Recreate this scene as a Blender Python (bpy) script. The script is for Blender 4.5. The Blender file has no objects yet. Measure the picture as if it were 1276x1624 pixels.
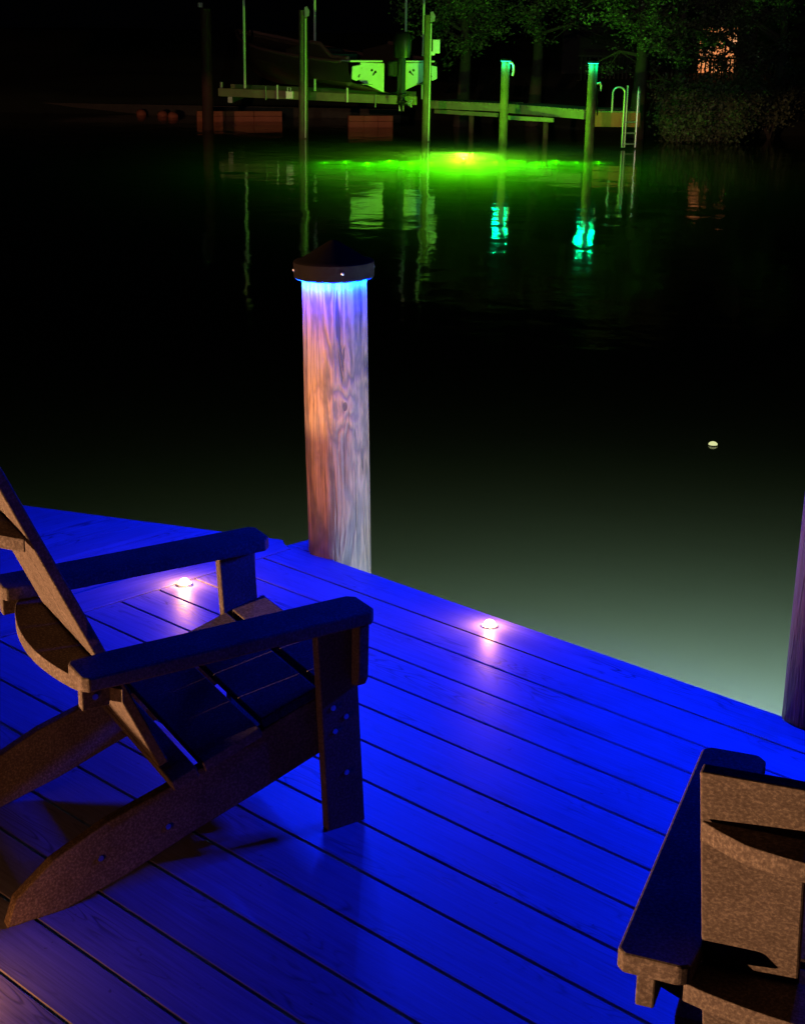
import bpy, bmesh, math, random
from mathutils import Vector, Matrix, noise
random.seed(7)
sc = bpy.context.scene
C = sc.collection
PI = math.pi
R = math.radians

# ---------------------------------------------------------------- camera
F_PX, PITCH, ROLL, YAW = 2396.32, 0.308665, 0.017121, -0.755141
CAM = Vector((0, -3.27511, 1.67678))
fw = Vector((math.sin(YAW)*math.cos(PITCH), math.cos(YAW)*math.cos(PITCH), -math.sin(PITCH)))
r0 = Vector((math.cos(YAW), -math.sin(YAW), 0))
u0 = r0.cross(fw)
rt = math.cos(ROLL)*r0 + math.sin(ROLL)*u0
up = -math.sin(ROLL)*r0 + math.cos(ROLL)*u0
camd = bpy.data.cameras.new('camera')
camd.sensor_fit = 'HORIZONTAL'; camd.sensor_width = 36
camd.lens = F_PX/1276*36
camd.clip_start = .05; camd.clip_end = 400
cam = bpy.data.objects.new('camera', camd); C.objects.link(cam)
cam.matrix_world = Matrix(((rt.x, up.x, -fw.x, CAM.x), (rt.y, up.y, -fw.y, CAM.y), (rt.z, up.z, -fw.z, CAM.z), (0, 0, 0, 1)))
sc.camera = cam

def ray(x, y):
    return fw + rt*((x-638)/F_PX) - up*((y-812)/F_PX)
def hit(x, y, z=0.0):          # point on the level z
    d = ray(x, y); return CAM + d*((z-CAM.z)/d.z)
def deep(x, y, D):             # point at a given distance
    return CAM + ray(x, y).normalized()*D
ZW = -1.0                      # water level below the deck
rh = Vector((rt.x, rt.y, 0)).normalized(); fh = Vector((-rh.y, rh.x, 0))   # across / away

# ---------------------------------------------------------------- render look
sc.view_settings.view_transform = 'Standard'; sc.view_settings.look = 'None'
sc.view_settings.gamma = 1; sc.view_settings.exposure = 0
sc.render.engine = 'CYCLES'
cy = sc.cycles
cy.use_denoising = True
try: cy.denoiser = 'OPENIMAGEDENOISE'
except Exception: pass
cy.max_bounces = 6; cy.diffuse_bounces = 2; cy.glossy_bounces = 3; cy.transmission_bounces = 2
cy.transparent_max_bounces = 8; cy.volume_bounces = 0
cy.sample_clamp_indirect = 4; cy.sample_clamp_direct = 0
cy.caustics_reflective = False; cy.caustics_refractive = False

W = bpy.data.worlds.new('World'); sc.world = W; W.use_nodes = True
wn = W.node_tree
bg = wn.nodes['Background']
bg.inputs['Color'].default_value = (.25, .3, .5, 1); bg.inputs['Strength'].default_value = .0008

# ---------------------------------------------------------------- node helpers
def mat(name):
    m = bpy.data.materials.new(name); m.use_nodes = True
    return m, m.node_tree, m.node_tree.nodes['Principled BSDF']
def N(nt, t, **k):
    n = nt.nodes.new(t)
    for a, b in k.items(): setattr(n, a, b)
    return n
def L(nt, a, b): nt.links.new(a, b)
def math_(nt, op, a, b=None, c=None, clamp=False):
    n = N(nt, 'ShaderNodeMath', operation=op); n.use_clamp = clamp
    for i, v in enumerate((a, b, c)):
        if v is None: continue
        if isinstance(v, (int, float)): n.inputs[i].default_value = v
        else: L(nt, v, n.inputs[i])
    return n.outputs[0]
def ramp(nt, src, stops):
    n = N(nt, 'ShaderNodeValToRGB'); e = n.color_ramp.elements
    while len(e) > 1: e.remove(e[-1])
    e[0].position, e[0].color = stops[0][0], (*stops[0][1], 1)
    for p_, c_ in stops[1:]:
        q = e.new(p_); q.color = (*c_, 1)
    L(nt, src, n.inputs[0]); return n.outputs[0]
def mapping(nt, src, scale=(1, 1, 1), loc=(0, 0, 0)):
    n = N(nt, 'ShaderNodeMapping'); n.inputs['Scale'].default_value = scale; n.inputs['Location'].default_value = loc
    L(nt, src, n.inputs['Vector']); return n.outputs[0]
def noise_(nt, vec, scale, detail=3, rough=.55, dist=0):
    n = N(nt, 'ShaderNodeTexNoise'); L(nt, vec, n.inputs['Vector'])
    n.inputs['Scale'].default_value = scale; n.inputs['Detail'].default_value = detail
    n.inputs['Roughness'].default_value = rough; n.inputs['Distortion'].default_value = dist
    return n.outputs['Fac']
def bump(nt, h, bsdf, strength=.3, dist=.01):
    n = N(nt, 'ShaderNodeBump'); n.inputs['Strength'].default_value = strength; n.inputs['Distance'].default_value = dist
    L(nt, h, n.inputs['Height']); L(nt, n.outputs[0], bsdf.inputs['Normal']); return n
def mixc(nt, f, a, b, mode='MIX'):
    n = N(nt, 'ShaderNodeMix', data_type='RGBA', blend_type=mode)
    for s, v in ((n.inputs[0], f), (n.inputs[6], a), (n.inputs[7], b)):
        if isinstance(v, (int, float)): s.default_value = v
        elif isinstance(v, tuple): s.default_value = (*v, 1)
        else: L(nt, v, s)
    return n.outputs[2]
def simple(name, col, rough=.6, metal=0, var=.25, scale=8, emit=None, estr=0, bmp=.1):
    m, nt, b = mat(name)
    tc = N(nt, 'ShaderNodeTexCoord')
    f = noise_(nt, tc.outputs['Object'], scale, 4, .6)
    c = mixc(nt, f, tuple(x*(1-var) for x in col), tuple(min(1, x*(1+var)) for x in col))
    L(nt, c, b.inputs['Base Color'])
    b.inputs['Roughness'].default_value = rough; b.inputs['Metallic'].default_value = metal
    if bmp: bump(nt, f, b, bmp, .005)
    if emit:
        b.inputs['Emission Color'].default_value = (*emit, 1); b.inputs['Emission Strength'].default_value = estr
    return m

# ---------------------------------------------------------------- materials
def deck_material(along='X'):
    m, nt, b = mat('composite_decking_'+along.lower())
    tc = N(nt, 'ShaderNodeTexCoord')
    s = N(nt, 'ShaderNodeSeparateXYZ'); L(nt, tc.outputs['Object'], s.inputs[0])
    ax, ay = (s.outputs[0], s.outputs[1]) if along == 'X' else (s.outputs[1], s.outputs[0])
    idx = math_(nt, 'FLOOR', math_(nt, 'DIVIDE', ay, .1445))
    wnz = N(nt, 'ShaderNodeTexWhiteNoise', noise_dimensions='1D'); L(nt, idx, wnz.inputs['W'])
    off = math_(nt, 'MULTIPLY', wnz.outputs['Value'], 40)
    cb = N(nt, 'ShaderNodeCombineXYZ')
    L(nt, math_(nt, 'ADD', ax, off), cb.inputs[0]); L(nt, ay, cb.inputs[1]); L(nt, off, cb.inputs[2])
    v = cb.outputs[0]
    fine = noise_(nt, mapping(nt, v, (5, 160, 1)), 1, 4, .6)
    # cathedral grain: contour bands of a stretched noise
    big = noise_(nt, mapping(nt, v, (2.2, 14, 1)), 1, 2, .5, .3)
    bands = math_(nt, 'SINE', math_(nt, 'MULTIPLY', big, 95))
    bands = math_(nt, 'POWER', math_(nt, 'MULTIPLY_ADD', bands, .5, .5), 5)
    patch = ramp(nt, noise_(nt, mapping(nt, v, (2.0, 9, 1), (3, 7, 1)), 1, 3, .6), [(.5, (0, 0, 0)), (.68, (1, 1, 1))])
    streak = math_(nt, 'MULTIPLY', bands, patch)
    large = noise_(nt, mapping(nt, v, (1.3, 5, 1)), 1, 3, .6)
    spots = ramp(nt, noise_(nt, tc.outputs['Object'], 55, 2, .5), [(.72, (0, 0, 0)), (.76, (1, 1, 1))])
    k = math_(nt, 'MULTIPLY_ADD', fine, 1.1, .4)
    k = math_(nt, 'MULTIPLY', k, math_(nt, 'MULTIPLY_ADD', large, .5, .72))
    k = math_(nt, 'MULTIPLY', k, math_(nt, 'MULTIPLY_ADD', streak, -.72, 1))
    k = math_(nt, 'MULTIPLY', k, math_(nt, 'MULTIPLY_ADD', wnz.outputs['Value'], .14, .92))
    k = math_(nt, 'MULTIPLY', k, math_(nt, 'MULTIPLY_ADD', spots, -.45, 1))
    col = mixc(nt, 1.0, (.13, .13, .2), k, 'MULTIPLY')
    n = nt.nodes[-1]
    L(nt, col, b.inputs['Base Color'])
    L(nt, math_(nt, 'MULTIPLY_ADD', fine, .3, .36), b.inputs['Roughness'])
    b.inputs['Specular IOR Level'].default_value = .16
    h = math_(nt, 'ADD', math_(nt, 'MULTIPLY', fine, .7), math_(nt, 'MULTIPLY', streak, -.6))
    bump(nt, h, b, .35, .0012)
    return m
M = {}
M['deck_x'] = deck_material('X'); M['deck_y'] = deck_material('Y')
M['joist'] = simple('dark_joist_timber', (.05, .045, .04), .9)

def poly_lumber():
    m, nt, b = mat('brown_poly_lumber')
    tc = N(nt, 'ShaderNodeTexCoord'); o = tc.outputs['Object']
    f = noise_(nt, o, 190, 3, .65)
    g = noise_(nt, o, 14, 3, .5)
    k = ramp(nt, f, [(.32, (.055, .040, .033)), (.5, (.083, .063, .050)), (.68, (.145, .112, .090))])
    k = mixc(nt, 1.0, k, ramp(nt, g, [(.2, (.75, .75, .75)), (.8, (1.2, 1.2, 1.2))]), 'MULTIPLY')
    L(nt, k, b.inputs['Base Color']); b.inputs['Roughness'].default_value = .68
    b.inputs['Specular IOR Level'].default_value = 0
    bump(nt, f, b, .2, .0008)
    return m
M['poly'] = poly_lumber()
M['bolt'] = simple('stainless_bolt', (.62, .6, .58), .3, 1, .1)

def pile_wood(name, tint=(1, 1, 1), knots=()):
    m, nt, b = mat(name)
    tc = N(nt, 'ShaderNodeTexCoord')
    s = N(nt, 'ShaderNodeSeparateXYZ'); L(nt, tc.outputs['Object'], s.inputs[0])
    ang = math_(nt, 'ARCTAN2', s.outputs[1], s.outputs[0]); z = s.outputs[2]
    arc = math_(nt, 'MULTIPLY', ang, .105)
    warp = None; rings = None
    cb = N(nt, 'ShaderNodeCombineXYZ'); L(nt, arc, cb.inputs[0]); L(nt, z, cb.inputs[1])
    big = noise_(nt, mapping(nt, cb.outputs[0], (11, 1.5, 1)), 1, 3, .55, .6)
    phase = math_(nt, 'MULTIPLY', big, 42)
    mask = None
    for (ka, kz, kr) in knots:
        dx = math_(nt, 'SUBTRACT', arc, ka*.105); dz = math_(nt, 'MULTIPLY', math_(nt, 'SUBTRACT', z, kz), .55)
        d = math_(nt, 'SQRT', math_(nt, 'ADD', math_(nt, 'POWER', dx, 2), math_(nt, 'POWER', dz, 2)))
        d = math_(nt, 'MULTIPLY', d, math_(nt, 'MULTIPLY_ADD', noise_(nt, mapping(nt, cb.outputs[0], (16, 9, 1), (1, 4, 0)), 1, 3, .6), 1.5, .3))
        w = math_(nt, 'POWER', 2.718, math_(nt, 'MULTIPLY', math_(nt, 'DIVIDE', d, kr), -1.3))
        phase = math_(nt, 'ADD', phase, math_(nt, 'MULTIPLY', w, 20))
        c_ = math_(nt, 'LESS_THAN', d, kr*.14)
        mask = c_ if mask is None else math_(nt, 'MAXIMUM', mask, c_)
    bands = math_(nt, 'MULTIPLY_ADD', math_(nt, 'SINE', phase), .5, .5)
    fib = noise_(nt, mapping(nt, cb.outputs[0], (150, 5, 1)), 1, 4, .65)
    crk = noise_(nt, mapping(nt, cb.outputs[0], (42, 2.1, 1), (5, 2, 0)), 1, 4, .6, .8)
    crack = ramp(nt, crk, [(.34, (1, 1, 1)), (.37, (0, 0, 0))])
    blot = noise_(nt, tc.outputs['Object'], 5, 4, .6)
    col = ramp(nt, bands, [(0, (.09, .042, .015)), (.45, (.30, .17, .072)), (1, (.55, .34, .16))])
    col = mixc(nt, ramp(nt, fib, [(.42, (.0, .0, .0)), (.62, (.85, .85, .85))]), col, (.09, .055, .03))
    col = mixc(nt, ramp(nt, blot, [(.35, (0, 0, 0)), (.7, (.55, .55, .55))]), col, (.40, .35, .27))
    col = mixc(nt, math_(nt, 'MULTIPLY', crack, .85), col, (.03, .02, .015))
    if mask is not None: col = mixc(nt, math_(nt, 'MULTIPLY', mask, .85), col, (.05, .03, .02))
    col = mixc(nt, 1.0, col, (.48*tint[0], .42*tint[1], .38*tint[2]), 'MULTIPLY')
    L(nt, col, b.inputs['Base Color']); b.inputs['Roughness'].default_value = .7
    h = math_(nt, 'ADD', math_(nt, 'MULTIPLY', bands, .5), math_(nt, 'MULTIPLY', fib, .7))
    h = math_(nt, 'SUBTRACT', h, math_(nt, 'MULTIPLY', crack, 1.6))
    bump(nt, h, b, .8, .004)
    return m
M['pile_near'] = pile_wood('weathered_pine_piling', (1, 1, 1), ((-.50, .52, .06),))
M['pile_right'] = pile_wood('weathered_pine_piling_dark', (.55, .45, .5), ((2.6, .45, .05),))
M['far_wood'] = simple('greyed_dock_timber', (.27, .25, .13), .8, 0, .5, 3.5)
M['far_pile'] = simple('far_piling_timber', (.15, .12, .07), .85, 0, .7, 4)
M['rust_wood'] = simple('red_brown_bulkhead_timber', (.50, .15, .08), .85, 0, .35, 2.5)
M['dark_red'] = simple('dark_tarred_piling', (.07, .028, .016), .8, 0, .4, 3)
M['cap'] = simple('matt_black_plastic', (.0035, .0018, .0008), .85, 0, .15, 30)
M['cap'].node_tree.nodes['Principled BSDF'].inputs['Specular IOR Level'].default_value = .08
M['alu'] = simple('brushed_aluminium', (.75, .75, .74), .35, .6, .08)
M['pvc'] = simple('white_pvc_pipe', (.78, .76, .70), .45, 0, .1)
M['hull'] = simple('dark_gelcoat_hull', (.13, .08, .045), .35, 0, .3, 1.5, bmp=0)
M['hull_white'] = simple('white_gelcoat', (.74, .74, .72), .3, 0, .12, 3, bmp=0)
M['gunwale'] = simple('tan_gunwale', (.35, .17, .12), .5, 0, .2)
M['engine'] = simple('black_engine_paint', (.015, .015, .015), .45, 0, .2)
M['steel'] = simple('galvanised_steel', (.26, .26, .22), .5, .5, .3)
M['mud'] = simple('channel_bed_mud', (.05, .045, .03), .95, 0, .4, 1)
M['bank'] = simple('bank_soil_and_grass', (.035, .04, .02), .95, 0, .5, 2)
M['bark'] = simple('rough_bark', (.07, .055, .04), .9, 0, .5, 6, bmp=.6)
M['siding'] = simple('dark_house_siding', (.03, .024, .02), .8, 0, .2)
M['roof'] = simple('dark_shingle', (.03, .03, .03), .9, 0, .3)
M['rail_paint'] = simple('dark_rail_paint', (.03, .02, .02), .6)
def leafm(name, a, b_):
    m, nt, b = mat(name)
    tc = N(nt, 'ShaderNodeTexCoord')
    f = noise_(nt, tc.outputs['Object'], 1.2, 4, .7)
    f2 = noise_(nt, tc.outputs['Object'], 9, 2, .7)
    c = mixc(nt, ramp(nt, math_(nt, 'MULTIPLY_ADD', f2, .5, math_(nt, 'MULTIPLY', f, .5)), [(.38, (0, 0, 0)), (.62, (1, 1, 1))]), a, b_)
    L(nt, c, b.inputs['Base Color']); b.inputs['Roughness'].default_value = .5
    return m
M['leaf'] = leafm('broad_leaf_foliage', (.018, .032, .012), (.20, .23, .11))  # strong dark-to-pale contrast puts the look of lit clumps into the leaf colour
def emis(name, col, s):
    m, nt, b = mat(name)
    b.inputs['Base Color'].default_value = (.02, .02, .02, 1)
    b.inputs['Emission Color'].default_value = (*col, 1); b.inputs['Emission Strength'].default_value = s
    return m
M['blue_led'] = emis('blue_led_strip', (0.0, .22, 1), 6)
M['teal_led'] = emis('teal_led_strip', (0.02, .9, .62), 3)
M['warm_led'] = emis('warm_led_lens', (1, .66, .38), 22)
M['green_lamp'] = emis('green_underwater_lamp', (.55, 1, .02), 3)
M['white_lamp'] = emis('white_underwater_lamp', (.8, 1, 1), 10)
def house_glow():
    m, nt, b = mat('lit_room_glass')
    tc = N(nt, 'ShaderNodeTexCoord')
    f = noise_(nt, tc.outputs['Object'], 1.6, 3, .6)
    c = ramp(nt, f, [(.3, (.9, .22, .06)), (.55, (1, .38, .13)), (.7, (1, .6, .36))])
    L(nt, c, b.inputs['Emission Color']); b.inputs['Emission Strength'].default_value = .95
    b.inputs['Base Color'].default_value = (.1, .05, .03, 1)
    return m
M['glow'] = house_glow()
M['float'] = emis('pale_yellow_glow', (.75, .80, .36), .95)
def water_material():
    m = bpy.data.materials.new('murky_creek_water'); m.use_nodes = True
    nt = m.node_tree; nt.nodes.clear()
    out = N(nt, 'ShaderNodeOutputMaterial')
    tc = N(nt, 'ShaderNodeTexCoord')
    v = tc.outputs['Object']
    h = math_(nt, 'ADD', math_(nt, 'MULTIPLY', noise_(nt, v, .9, 2, .5), 1.0), math_(nt, 'MULTIPLY', noise_(nt, v, 5.5, 3, .5), .16))
    bp = N(nt, 'ShaderNodeBump'); bp.inputs['Strength'].default_value = .22; bp.inputs['Distance'].default_value = .06
    L(nt, h, bp.inputs['Height'])
    fr = N(nt, 'ShaderNodeFresnel'); fr.inputs['IOR'].default_value = 1.33; L(nt, bp.outputs[0], fr.inputs['Normal'])
    tr = N(nt, 'ShaderNodeBsdfTransparent')
    gl = N(nt, 'ShaderNodeBsdfGlossy'); gl.inputs['Roughness'].default_value = .045; L(nt, bp.outputs[0], gl.inputs['Normal'])
    mx = N(nt, 'ShaderNodeMixShader'); L(nt, fr.outputs[0], mx.inputs[0]); L(nt, tr.outputs[0], mx.inputs[1]); L(nt, gl.outputs[0], mx.inputs[2])
    L(nt, mx.outputs[0], out.inputs['Surface'])
    vs = N(nt, 'ShaderNodeVolumeScatter'); vs.inputs['Color'].default_value = (.80, .92, .90, 1); vs.inputs['Density'].default_value = .34
    va = N(nt, 'ShaderNodeVolumeAbsorption'); va.inputs['Color'].default_value = (.50, .60, .15, 1); va.inputs['Density'].default_value = .34
    ad = N(nt, 'ShaderNodeAddShader'); L(nt, vs.outputs[0], ad.inputs[0]); L(nt, va.outputs[0], ad.inputs[1])
    L(nt, ad.outputs[0], out.inputs['Volume'])
    return m
M['water'] = water_material()

# ---------------------------------------------------------------- object helpers
def obj(name, bm, m, parent=None, smooth=False):
    me = bpy.data.meshes.new(name)
    bmesh.ops.recalc_face_normals(bm, faces=bm.faces)
    bm.to_mesh(me); bm.free()
    if m: me.materials.append(m)
    if smooth:
        for p_ in me.polygons: p_.use_smooth = True
        try: me.set_sharp_from_angle(angle=R(38))
        except Exception: pass
    o = bpy.data.objects.new(name, me); C.objects.link(o)
    if parent: o.parent = parent
    return o
def thing(name, label, cat, loc=(0, 0, 0), rz=0, group=None):
    o = bpy.data.objects.new(name, None); C.objects.link(o)
    o.location = loc; o.rotation_euler = (0, 0, rz); o.empty_display_size = .1
    o['label'] = label; o['category'] = cat
    if group: o['group'] = group
    return o
def tag(o, label, cat, group=None):
    o['label'] = label; o['category'] = cat
    if group: o['group'] = group
    return o
def light(name, kind, loc, power, col, parent=None, size=.02, rot=None, **k):
    d = bpy.data.lights.new(name, kind); d.energy = power; d.color = col
    if kind == 'POINT': d.shadow_soft_size = size
    if kind == 'SPOT': d.shadow_soft_size = size
    if kind == 'AREA': d.shape = 'DISK'; d.size = size
    for a, b in k.items(): setattr(d, a, b)
    o = bpy.data.objects.new(name, d); C.objects.link(o); o.location = loc
    if rot is not None: o.rotation_euler = rot
    if parent: o.parent = parent
    return o
def prism(bm, poly, t, mtx=None, bev=0.0, seg=2):
    """polygon in XY extruded 0..t in Z, all edges bevelled"""
    b2 = bmesh.new()
    vs = [b2.verts.new((x, y, 0)) for x, y in poly]
    f = b2.faces.new(vs)
    r_ = bmesh.ops.extrude_face_region(b2, geom=[f])
    for v in r_['geom']:
        if isinstance(v, bmesh.types.BMVert): v.co.z += t
    bmesh.ops.recalc_face_normals(b2, faces=b2.faces)
    if bev:
        bmesh.ops.bevel(b2, geom=list(b2.edges), offset=bev, segments=seg, profile=.5, affect='EDGES', clamp_overlap=True)
    if mtx is not None: bmesh.ops.transform(b2, matrix=mtx, verts=b2.verts)
    me = bpy.data.meshes.new('t'); b2.to_mesh(me); b2.free(); bm.from_mesh(me); bpy.data.meshes.remove(me)
def box(bm, x0, x1, y0, y1, z0, z1, bev=0.0, mtx=None, seg=1):
    m_ = Matrix.Translation((0, 0, z0))
    if mtx is not None: m_ = mtx @ m_
    prism(bm, [(x0, y0), (x1, y0), (x1, y1), (x0, y1)], z1-z0, m_, bev, seg)
def tube(bm, pts, rad, n=10, cap=True):
    pts = [Vector(p_) for p_ in pts]
    rads = rad if isinstance(rad, (list, tuple)) else [rad]*len(pts)
    rings = []; prev = None
    for i, p_ in enumerate(pts):
        t = (pts[min(i+1, len(pts)-1)]-pts[max(i-1, 0)]).normalized()
        if prev is None: a = t.orthogonal().normalized()
        else: a = (prev - t*prev.dot(t)).normalized()
        prev = a; b_ = t.cross(a)
        rings.append([bm.verts.new(p_+(a*math.cos(2*PI*k/n)+b_*math.sin(2*PI*k/n))*rads[i]) for k in range(n)])
    for i in range(len(rings)-1):
        for k in range(n):
            bm.faces.new((rings[i][k], rings[i][(k+1) % n], rings[i+1][(k+1) % n], rings[i+1][k]))
    if cap:
        bm.faces.new(rings[0][::-1]); bm.faces.new(rings[-1])
def lathe(bm, prof, n=48, loc=(0, 0, 0), capb=False, capt=False):
    rings = []
    for r_, z in prof:
        rings.append([bm.verts.new((loc[0]+r_*math.cos(2*PI*k/n), loc[1]+r_*math.sin(2*PI*k/n), loc[2]+z)) for k in range(n)])
    for i in range(len(rings)-1):
        for k in range(n):
            bm.faces.new((rings[i][k], rings[i][(k+1) % n], rings[i+1][(k+1) % n], rings[i+1][k]))
    if capb: bm.faces.new(rings[0][::-1])
    if capt: bm.faces.new(rings[-1])
def beam(bm, a, b, w, h, bev=0):
    """box from a to b (centres of top edge), width w horizontally, height h downwards"""
    a = Vector(a); b = Vector(b); d = b-a; ln = d.length
    x = d.normalized(); y = Vector((0, 0, 1)).cross(x).normalized(); z = x.cross(y)
    m_ = Matrix(((x.x, y.x, z.x, a.x), (x.y, y.y, z.y, a.y), (x.z, y.z, z.z, a.z), (0, 0, 0, 1)))
    box(bm, 0, ln, -w/2, w/2, -h, 0, bev, m_)

# ---------------------------------------------------------------- setting: water, bed, bank
bm = bmesh.new(); box(bm, -90, 60, -4.6, 90, -4.2, ZW)
o = obj('water', bm, M['water']); o['kind'] = 'structure'
bm = bmesh.new(); box(bm, -95, 65, -14, 95, -4.6, -4.202)
o = obj('channel_bed', bm, M['mud']); o['kind'] = 'structure'

def far(a, d, z=0.0):             # metres across, metres away from the near piling
    return Vector((CAM.x, CAM.y, 0)) + rh*a + fh*d + Vector((0, 0, z))
bm = bmesh.new(); box(bm, -20, 12, -14, -4.5, -4.1, -.46)
o = obj('lawn', bm, M['bank']); o['kind'] = 'structure'
# far bank: rising ground with an uneven surface
bm = bmesh.new()
nx, ny = 60, 26
grid = []
for j in range(ny):
    row = []
    for i in range(nx):
        a = -45+90*i/(nx-1); d = 46.5+2.0*math.sin(a*.13)+j*1.6+ (0 if a < 2 else -min(5, (a-2)*.9))+max(0, min(4, (3-a)*.8))
        hgt = -1.6 if j == 0 else -.75+min(2.2, j*.16)+.25*noise.noise(Vector((a*.3, d*.3, 0)))
        row.append(bm.verts.new(far(a, d, hgt)))
    grid.append(row)
for j in range(ny-1):
    for i in range(nx-1): bm.faces.new((grid[j][i], grid[j][i+1], grid[j+1][i+1], grid[j+1][i]))
o = obj('far_bank', bm, M['bank'], smooth=True); o['kind'] = 'structure'

# ---------------------------------------------------------------- near dock
S = .1445; GAP = .0055
dock = thing('dock', 'near dock of grey composite boards washed in blue light', 'dock')
X1 = -3.5815
bm = bmesh.new()
for k in range(1, 30):
    y1 = -k*S-GAP/2 if k else 0; y0 = -(k+1)*S+GAP/2
    box(bm, X1+GAP*.6, 2.6, y0, y1, -.024, 0, .0022)
obj('deck_boards', bm, M['deck_x'], dock)
# outer edge board, notched round the right piling
PR = Vector((-1.650, .088, 0)); PRr = .112
bm = bmesh.new()
pts = [(X1+GAP*.6+.0, -S+GAP/2), (2.6, -S+GAP/2), (2.6, .010)]
arc = []
for k in range(13):
    a = R(-12)-(PI-R(24))*k/12
    arc.append((PR.x+(PRr+.006)*math.cos(a), PR.y+(PRr+.006)*math.sin(a)))
arc = [(x, y) for x, y in arc if y < .004]
pts += [(arc[0][0], .010)]+arc+[(arc[-1][0], .004), (X1-.034, .004), (X1-.034, -.004), (X1+GAP*.6, -.02)]
prism(bm, pts, .024, Matrix.Translation((0, 0, -.024)), 0)
obj('edge_board', bm, M['deck_x'], dock)
bm = bmesh.new()
prism(bm, [(X1-.036, .0065), (-3.40, .0065), (-3.40, .118), (X1-.030, .104)], .024, Matrix.Translation((0, 0, -.024)), .002, 1)
obj('corner_board', bm, M['deck_x'], dock)
bm = bmesh.new()
prism(bm, [(X1-.141, -4.34), (X1-GAP*.4, -4.34), (X1-GAP*.4, -.018), (X1-.040, -.006), (X1-.085, .024), (X1-.141, .001)], .026, Matrix.Translation((0, 0, -.024)), .003, 2)
obj('border_board', bm, M['deck_y'], dock)
# the adjoining platform running off to the left on a slant
bm = bmesh.new()
x = X1-.141-.002
e0 = Vector((-3.69, .03)); e1 = Vector((-4.715, -.428)); sl = (e1.y-e0.y)/(e1.x-e0.x)
while x > -9:
    xa, xb = x, x-S+.002
    ya, yb = e0.y+sl*(xa-e0.x), e0.y+sl*(xb-e0.x)
    prism(bm, [(xb, -4.34), (xa, -4.34), (xa, ya), (xb, yb)], .022, Matrix.Translation((0, 0, -.026)), 0)
    x -= S
obj('side_platform', bm, M['deck_y'], dock)
bm = bmesh.new()
box(bm, X1+.02, 2.6, -.05, -.012, -.26, -.0245)
box(bm, X1-.02, X1+.018, -4.3, -.012, -.26, -.0265)
for k in range(14): box(bm, X1+.4+.42*k, X1+.44+.42*k, -4.3, -.052, -.25, -.0245)
beam(bm, (e0.x, e0.y-.03, -.028), (-9, e0.y+sl*(-9-e0.x)-.03, -.028), .038, .22)
box(bm, -9, X1-.06, -4.3, -4.25, -.25, -.0265)
obj('frame_joists', bm, M['joist'], dock)

# ---------------------------------------------------------------- pilings with light caps
def near_piling(name, label, cx, cy, rad, top, m, ztwist, cap_power, lean=0):
    t = thing(name, label, 'piling', (cx, cy, 0), ztwist, 'dock pilings with lit caps')
    if lean: t.rotation_euler = (Matrix.Rotation(lean, 3, fh) @ Matrix.Rotation(ztwist, 3, 'Z')).to_euler()
    bm = bmesh.new(); n = 64; rings = []
    zs = [-4.3, -2.5, -1.4, -1.0, -.6]+[-.4+i*(top+.4)/46 for i in range(47)]
    for z in zs:
        ring = []
        for k in range(n):
            a = 2*PI*k/n
            rr = rad*(1-.03*z)+.0035*noise.noise(Vector((math.cos(a)*2, math.sin(a)*2, z*.9)))+.0022*noise.noise(Vector((math.cos(a)*9, math.sin(a)*9, z*2.2)))
            ring.append(bm.verts.new((rr*math.cos(a), rr*math.sin(a), z)))
        rings.append(ring)
    for i in range(len(rings)-1):
        for k in range(n): bm.faces.new((rings[i][k], rings[i][(k+1) % n], rings[i+1][(k+1) % n], rings[i+1][k]))
    bm.faces.new(rings[-1]); bm.faces.new(rings[0][::-1])
    obj('shaft', bm, m, t, True)
    ro = rad+.023
    bm = bmesh.new()
    lathe(bm, [(ro-.006, top-.004), (ro, top), (ro+.001, top+.048), (ro-.004, top+.053), (ro-.022, top+.056), (.015, top+.112), (.0, top+.116)], 64)
    lathe(bm, [(ro-.006, top-.004), (ro-.009, top+.01), (.02, top+.012)], 64)
    cap = obj('cap', bm, M['cap'], t, True)
    bm = bmesh.new()
    lathe(bm, [(rad+.006, top+.008), (rad+.006, top+.001), (rad+.012, top+.001), (rad+.012, top+.008)], 64)
    obj('led_ring', bm, M['blue_led'], cap, True)
    for k in range(4):
        a = R(-32)-ztwist+2*PI*k/4
        bm = bmesh.new()
        bmesh.ops.create_uvsphere(bm, u_segments=12, v_segments=8, radius=.0055)
        bmesh.ops.translate(bm, vec=(( ro+.001)*math.cos(a), (ro+.001)*math.sin(a), top+.026), verts=bm.verts)
        obj('screw', bm, M['bolt'], cap, True)
    for k in range(16):
        a = 2*PI*(k+.5)/16
        light('led_lamp', 'POINT', ((rad+.014)*math.cos(a), (rad+.014)*math.sin(a), top-.012), cap_power/16, (0.0, .016, 1), cap, .005)
    return t
PL = Vector((-3.462, .098, 0))
near_piling('dock_piling', 'weathered round piling with blue glowing black cap at the dock corner', PL.x, PL.y, .105, .925, M['pile_near'], R(0), 330, R(-1.4))
near_piling('dock_piling', 'dark purple piling cut off by the right edge of the photo', PR.x, PR.y, PRr-.004, .96, M['pile_right'], R(20), 400)

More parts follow.
